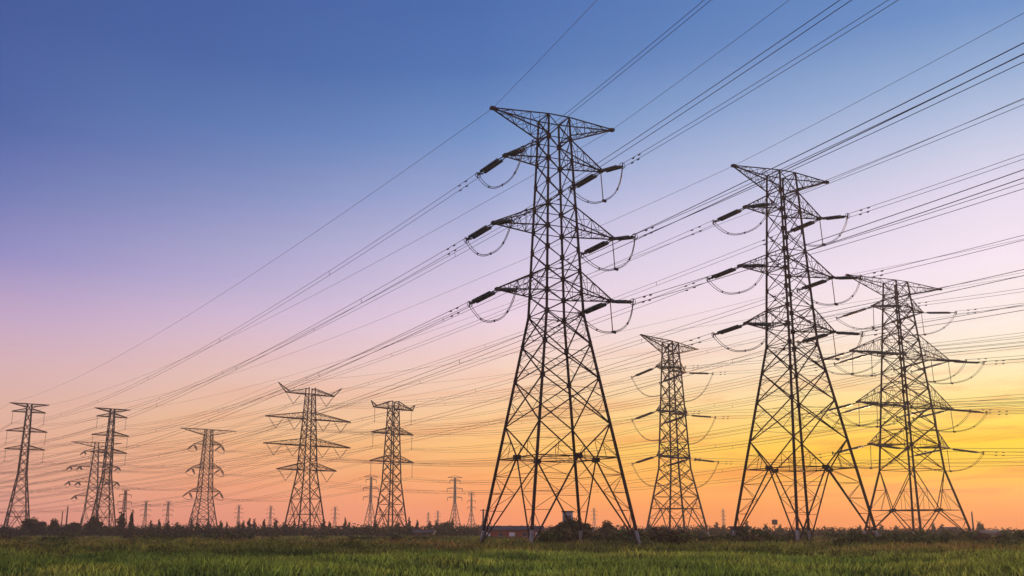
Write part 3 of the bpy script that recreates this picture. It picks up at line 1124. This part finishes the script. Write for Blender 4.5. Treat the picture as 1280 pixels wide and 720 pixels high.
# grass: blades
def blades(n, y0, y1, hmin, hmax, width, mat, name, label, cat_, clump=None, power=1.0):
    u = rng.random(n) ** power
    yy = y0 + (y1 - y0) * u
    xx = (rng.random(n) * 2 - 1) * (yy * .53 + 8)
    if clump:
        ph = np.sin(xx * .23 + yy * .11 + 2) * np.sin(yy * .19 - xx * .07) + .6 * np.sin(xx * .71 + 1) * np.sin(yy * .53 + xx * .2)
        keep = rng.random(n) < np.clip(.55 + clump * ph, .08, 1)
        xx, yy, ph = xx[keep], yy[keep], ph[keep]
        n = len(xx)
        hs = hmin + (hmax - hmin) * rng.random(n) * np.clip(.75 + .45 * ph, .3, 1.3)
    else:
        ph = np.sin(xx * .05 + yy * .16) * np.sin(yy * .33 + 1)
        hs = (hmin + (hmax - hmin) * rng.random(n)) * (1 + .18 * ph)
    zz = 0.10 * np.sin(xx * 0.11 + 1.3) * np.sin(yy * 0.083) + 0.06 * np.sin(xx * 0.31 + yy * 0.22) - .03
    ang = rng.random(n) * 6.283
    ws = width * (.6 + .8 * rng.random(n)) * .5
    dx, dy = np.cos(ang) * ws, np.sin(ang) * ws
    la = rng.random(n) * 6.283
    lean = hs * (.12 + .5 * rng.random(n))
    lx, ly = np.cos(la) * lean, np.sin(la) * lean
    b0 = np.stack([xx - dx, yy - dy, zz], 1)
    b1 = np.stack([xx + dx, yy + dy, zz], 1)
    m1 = np.stack([xx + dx * .8 + lx * .35, yy + dy * .8 + ly * .35, zz + hs * .6], 1)
    m0 = np.stack([xx - dx * .8 + lx * .35, yy - dy * .8 + ly * .35, zz + hs * .6], 1)
    t = np.stack([xx + lx, yy + ly, zz + hs], 1)
    v = np.stack([b0, b1, m1, t, m0], 1)
    o = link(name, tri_mesh(name, v, mat, 5))
    o["kind"] = "stuff"
    tag(o, label, cat_)
    return o


blades(230000, 44, 104, .30, 1.0, .085, M["grass"], "grass", "green grass of the field in the foreground", "grass", .50, .9)
blades(160000, 92, 210, .35, 1.35, .16, M["weeds"], "weeds", "olive and brown weeds behind the foreground grass", "weeds", .55, 1.3)
blades(60000, 200, 400, .5, 1.4, .30, M["weeds"], "rough_field", "rough brownish field before the far hedges", "weeds", .5, 1.2)


# broad leaved herbs and low tussocks that break up the grass
cs, rs = [], []
for i in range(1300):
    Y = 70 + 150 * rng.random() ** .8
    x = (rng.random() * 2 - 1) * (Y * .53 + 6)
    f = math.sin(x * .09 + 1.7) * math.sin(Y * .13) + .5 * math.sin(x * .27 + Y * .1)
    if Y < 104 and rng.random() > .30 + .45 * max(f, 0):
        continue
    if f < -.25 and rng.random() < .7:
        continue
    r = (.30 + .55 * rng.random()) * (.85 if Y < 104 else 1.1)
    for k in range(3):
        cs.append((x + rng.normal() * r * 1.3, Y + rng.normal() * r * 1.3, r * (.5 + .7 * rng.random())))
        rs.append(r * (.5 + .5 * rng.random()))
q = leaf_soup(cs, rs, 90000, .19)
q[:, :, 2] = np.maximum(q[:, :, 2], 0.02)
herbs = link("herbs", tri_mesh("herbs", q, M["herb"], 4))
herbs["kind"] = "stuff"
tag(herbs, "leafy dark green herbs and tussocks scattered through the grass", "herbs")


# ------------------------------------------------------------------ buildings
def part_box(parent, name, mat, *b):
    mb = MB()
    mb.box(*b)
    return link(name, mb.mesh(name, M[mat]), parent)


def house(px, Y, w, d, h, wall, label, roof="flat", windows=(), rz=0.0, name="house", cat_="building", roof_h=.8):
    x, y = at(px, Y)
    e = empty(name, (x, y, 0), rz)
    part_box(e, "wall", wall, -w / 2, w / 2, -d / 2, d / 2, -.3, h)
    mb = MB()
    if roof == "flat":
        mb.box(-w / 2 - .25, w / 2 + .25, -d / 2 - .25, d / 2 + .25, h, h + .3)
    elif roof == "gable":
        a, b = w / 2 + .4, d / 2 + .4
        mb.add([(-a, -b, h), (a, -b, h), (a, b, h), (-a, b, h), (-a, 0, h + roof_h), (a, 0, h + roof_h)],
               [(0, 1, 5, 4), (2, 3, 4, 5), (0, 4, 3), (1, 2, 5), (3, 2, 1, 0)])
    else:
        n = 10
        vs = []
        for s in (-1, 1):
            for j in range(n + 1):
                t = math.pi * j / n
                vs.append((-math.cos(t) * w / 2 * 1.03, s * d / 2 * 1.02, h + math.sin(t) * roof_h))
        fs = [(j, j + 1, n + 2 + j, n + 1 + j) for j in range(n)] + [tuple(range(n + 1)), tuple(range(2 * n + 1, n, -1))]
        mb.add(vs, fs)
    link("roof", mb.mesh("roof", M["roof"] if roof != "arch" else M["sheet"]), e)
    for (wx, wz, ww, wh, m_) in windows:
        f = MB()
        f.box(wx - ww / 2, wx + ww / 2, -d / 2 - .06, -d / 2 + .05, wz, wz + wh)
        wo = link("window", f.mesh("window", M[m_]), e)
        f = MB()
        f.box(wx - ww / 2 - .08, wx + ww / 2 + .08, -d / 2 - .14, -d / 2 - .003, wz - .1, wz - .003)
        link("sill", f.mesh("sill", M["concrete"]), wo)
    tag(e, label, cat_)
    return e


house(710, 262, 2.5, 3.0, 7.0, "grey_wall", "small grey box building rising above the tree inside the tallest pylon's legs", "flat",
      [(0, 4.4, 1.9, 1.8, "window")], rad(-6), "pump_house")
house(640, 262, 15, 6, 2.7, "brick", "long low red brick shed behind the tallest pylon's left legs", "gable",
      [(-6, 1.2, .9, .9, "plaster"), (-3, 1.2, .9, .9, "window"), (-.2, 1.2, 1.4, .9, "plaster"), (3, 1.2, .9, .9, "window"), (6, 1.2, .9, .9, "plaster")], rad(4), "brick_shed", roof_h=1.0)
house(802, 240, 2.2, 2.4, 2.1, "plaster", "small white hut right of the tallest pylon's right foot", "gable", [(0, .9, .6, .7, "window")], 0, "hut", roof_h=.5)
house(1187, 430, 6.5, 7, 3.2, "brown_wall", "brown block house behind the rightmost pylon's right leg", "gable",
      [(-1.8, 1.4, 1.1, 1.3, "window"), (1.6, 1.4, 1.1, 1.3, "window")], rad(8), "block_house", roof_h=.9)
house(1250, 330, 9.0, 14, 1.5, "brown_wall", "left half round shed with rusty roof near the right edge", "arch", [], 0, "arched_shed", roof_h=1.3)
house(1273, 332, 7.0, 14, 1.3, "brown_wall", "right half round shed with rusty roof cut off by the right edge", "arch", [], 0, "arched_shed", roof_h=1.2)
house(924, 195, 2.6, 2.2, 3.0, "roof", "small dark hut at the left foot of the second tallest pylon", "flat", [], rad(10), "hut")
house(530, 300, 5.5, 4, 2.0, "brown_wall", "low brown hut in the hedge between horned pylon and tallest pylon", "gable", [(0, .8, .8, .8, "window")], 0, "hut", roof_h=.8)


def pole(px, top, Y, label, w=.3, head=None, name="pole"):
    x, y = at(px, Y)
    h = HC + (664 - top) / 1290 * Y * .97
    e = empty(name, (x, y, 0))
    mb = MB()
    mb.tube([(0, 0, -.3), (0, 0, h)], [w * .6, w * .4], 7)
    link("shaft", mb.mesh("shaft", M["roof"]), e)
    mb = MB()
    if head == "box":
        mb.box(-.9, .9, -.5, .5, h - 2.0, h - .3)
        link("transformer_box", mb.mesh("transformer_box", M["roof"]), e)
    elif head == "bar":
        mb.box(-1.3, 1.3, -.12, .12, h - .55, h - .3)
        link("cross_bar", mb.mesh("cross_bar", M["roof"]), e)
    else:
        mb.tube([(0, 0, h), (0, 0, h + .4)], w * .25, 6)
        link("cap", mb.mesh("cap", M["roof"]), e)
    tag(e, label, "pole")


pole(82, 634, 420, "tall thin pole between round trees, right of the leftmost pylon", .6)
pole(76, 640, 430, "short thin pole between round trees, right of the leftmost pylon", .45)
pole(969, 649, 380, "dark pole with a box on top, left of the second tallest pylon's middle legs", .35, "box")
pole(1217, 641, 420, "thin chimney like mast on the horizon near the right edge", .7, None, "mast")
pole(604, 637, 420, "dark short post beside the tallest pylon's left foot", .8, "bar")

# ------------------------------------------------------------------ air
hz = MB()
hz.box(-1470, 1470, -200, 1660, -1.2, 66)
hm = bpy.data.materials.new("haze")
hm.use_nodes = True
hn = hm.node_tree.nodes
hn.clear()
ho = hn.new("ShaderNodeOutputMaterial")
hv = hn.new("ShaderNodeVolumePrincipled")
hv.inputs["Color"].default_value = (0.95, 0.90, 0.88, 1)
hv.inputs["Density"].default_value = HAZE
hv.inputs["Anisotropy"].default_value = 0.3
hm.node_tree.links.new(hv.outputs[0], ho.inputs["Volume"])
haze = link("haze", hz.mesh("haze", hm))
haze["kind"] = "stuff"
tag(haze, "thin dusk haze over the whole field", "haze")
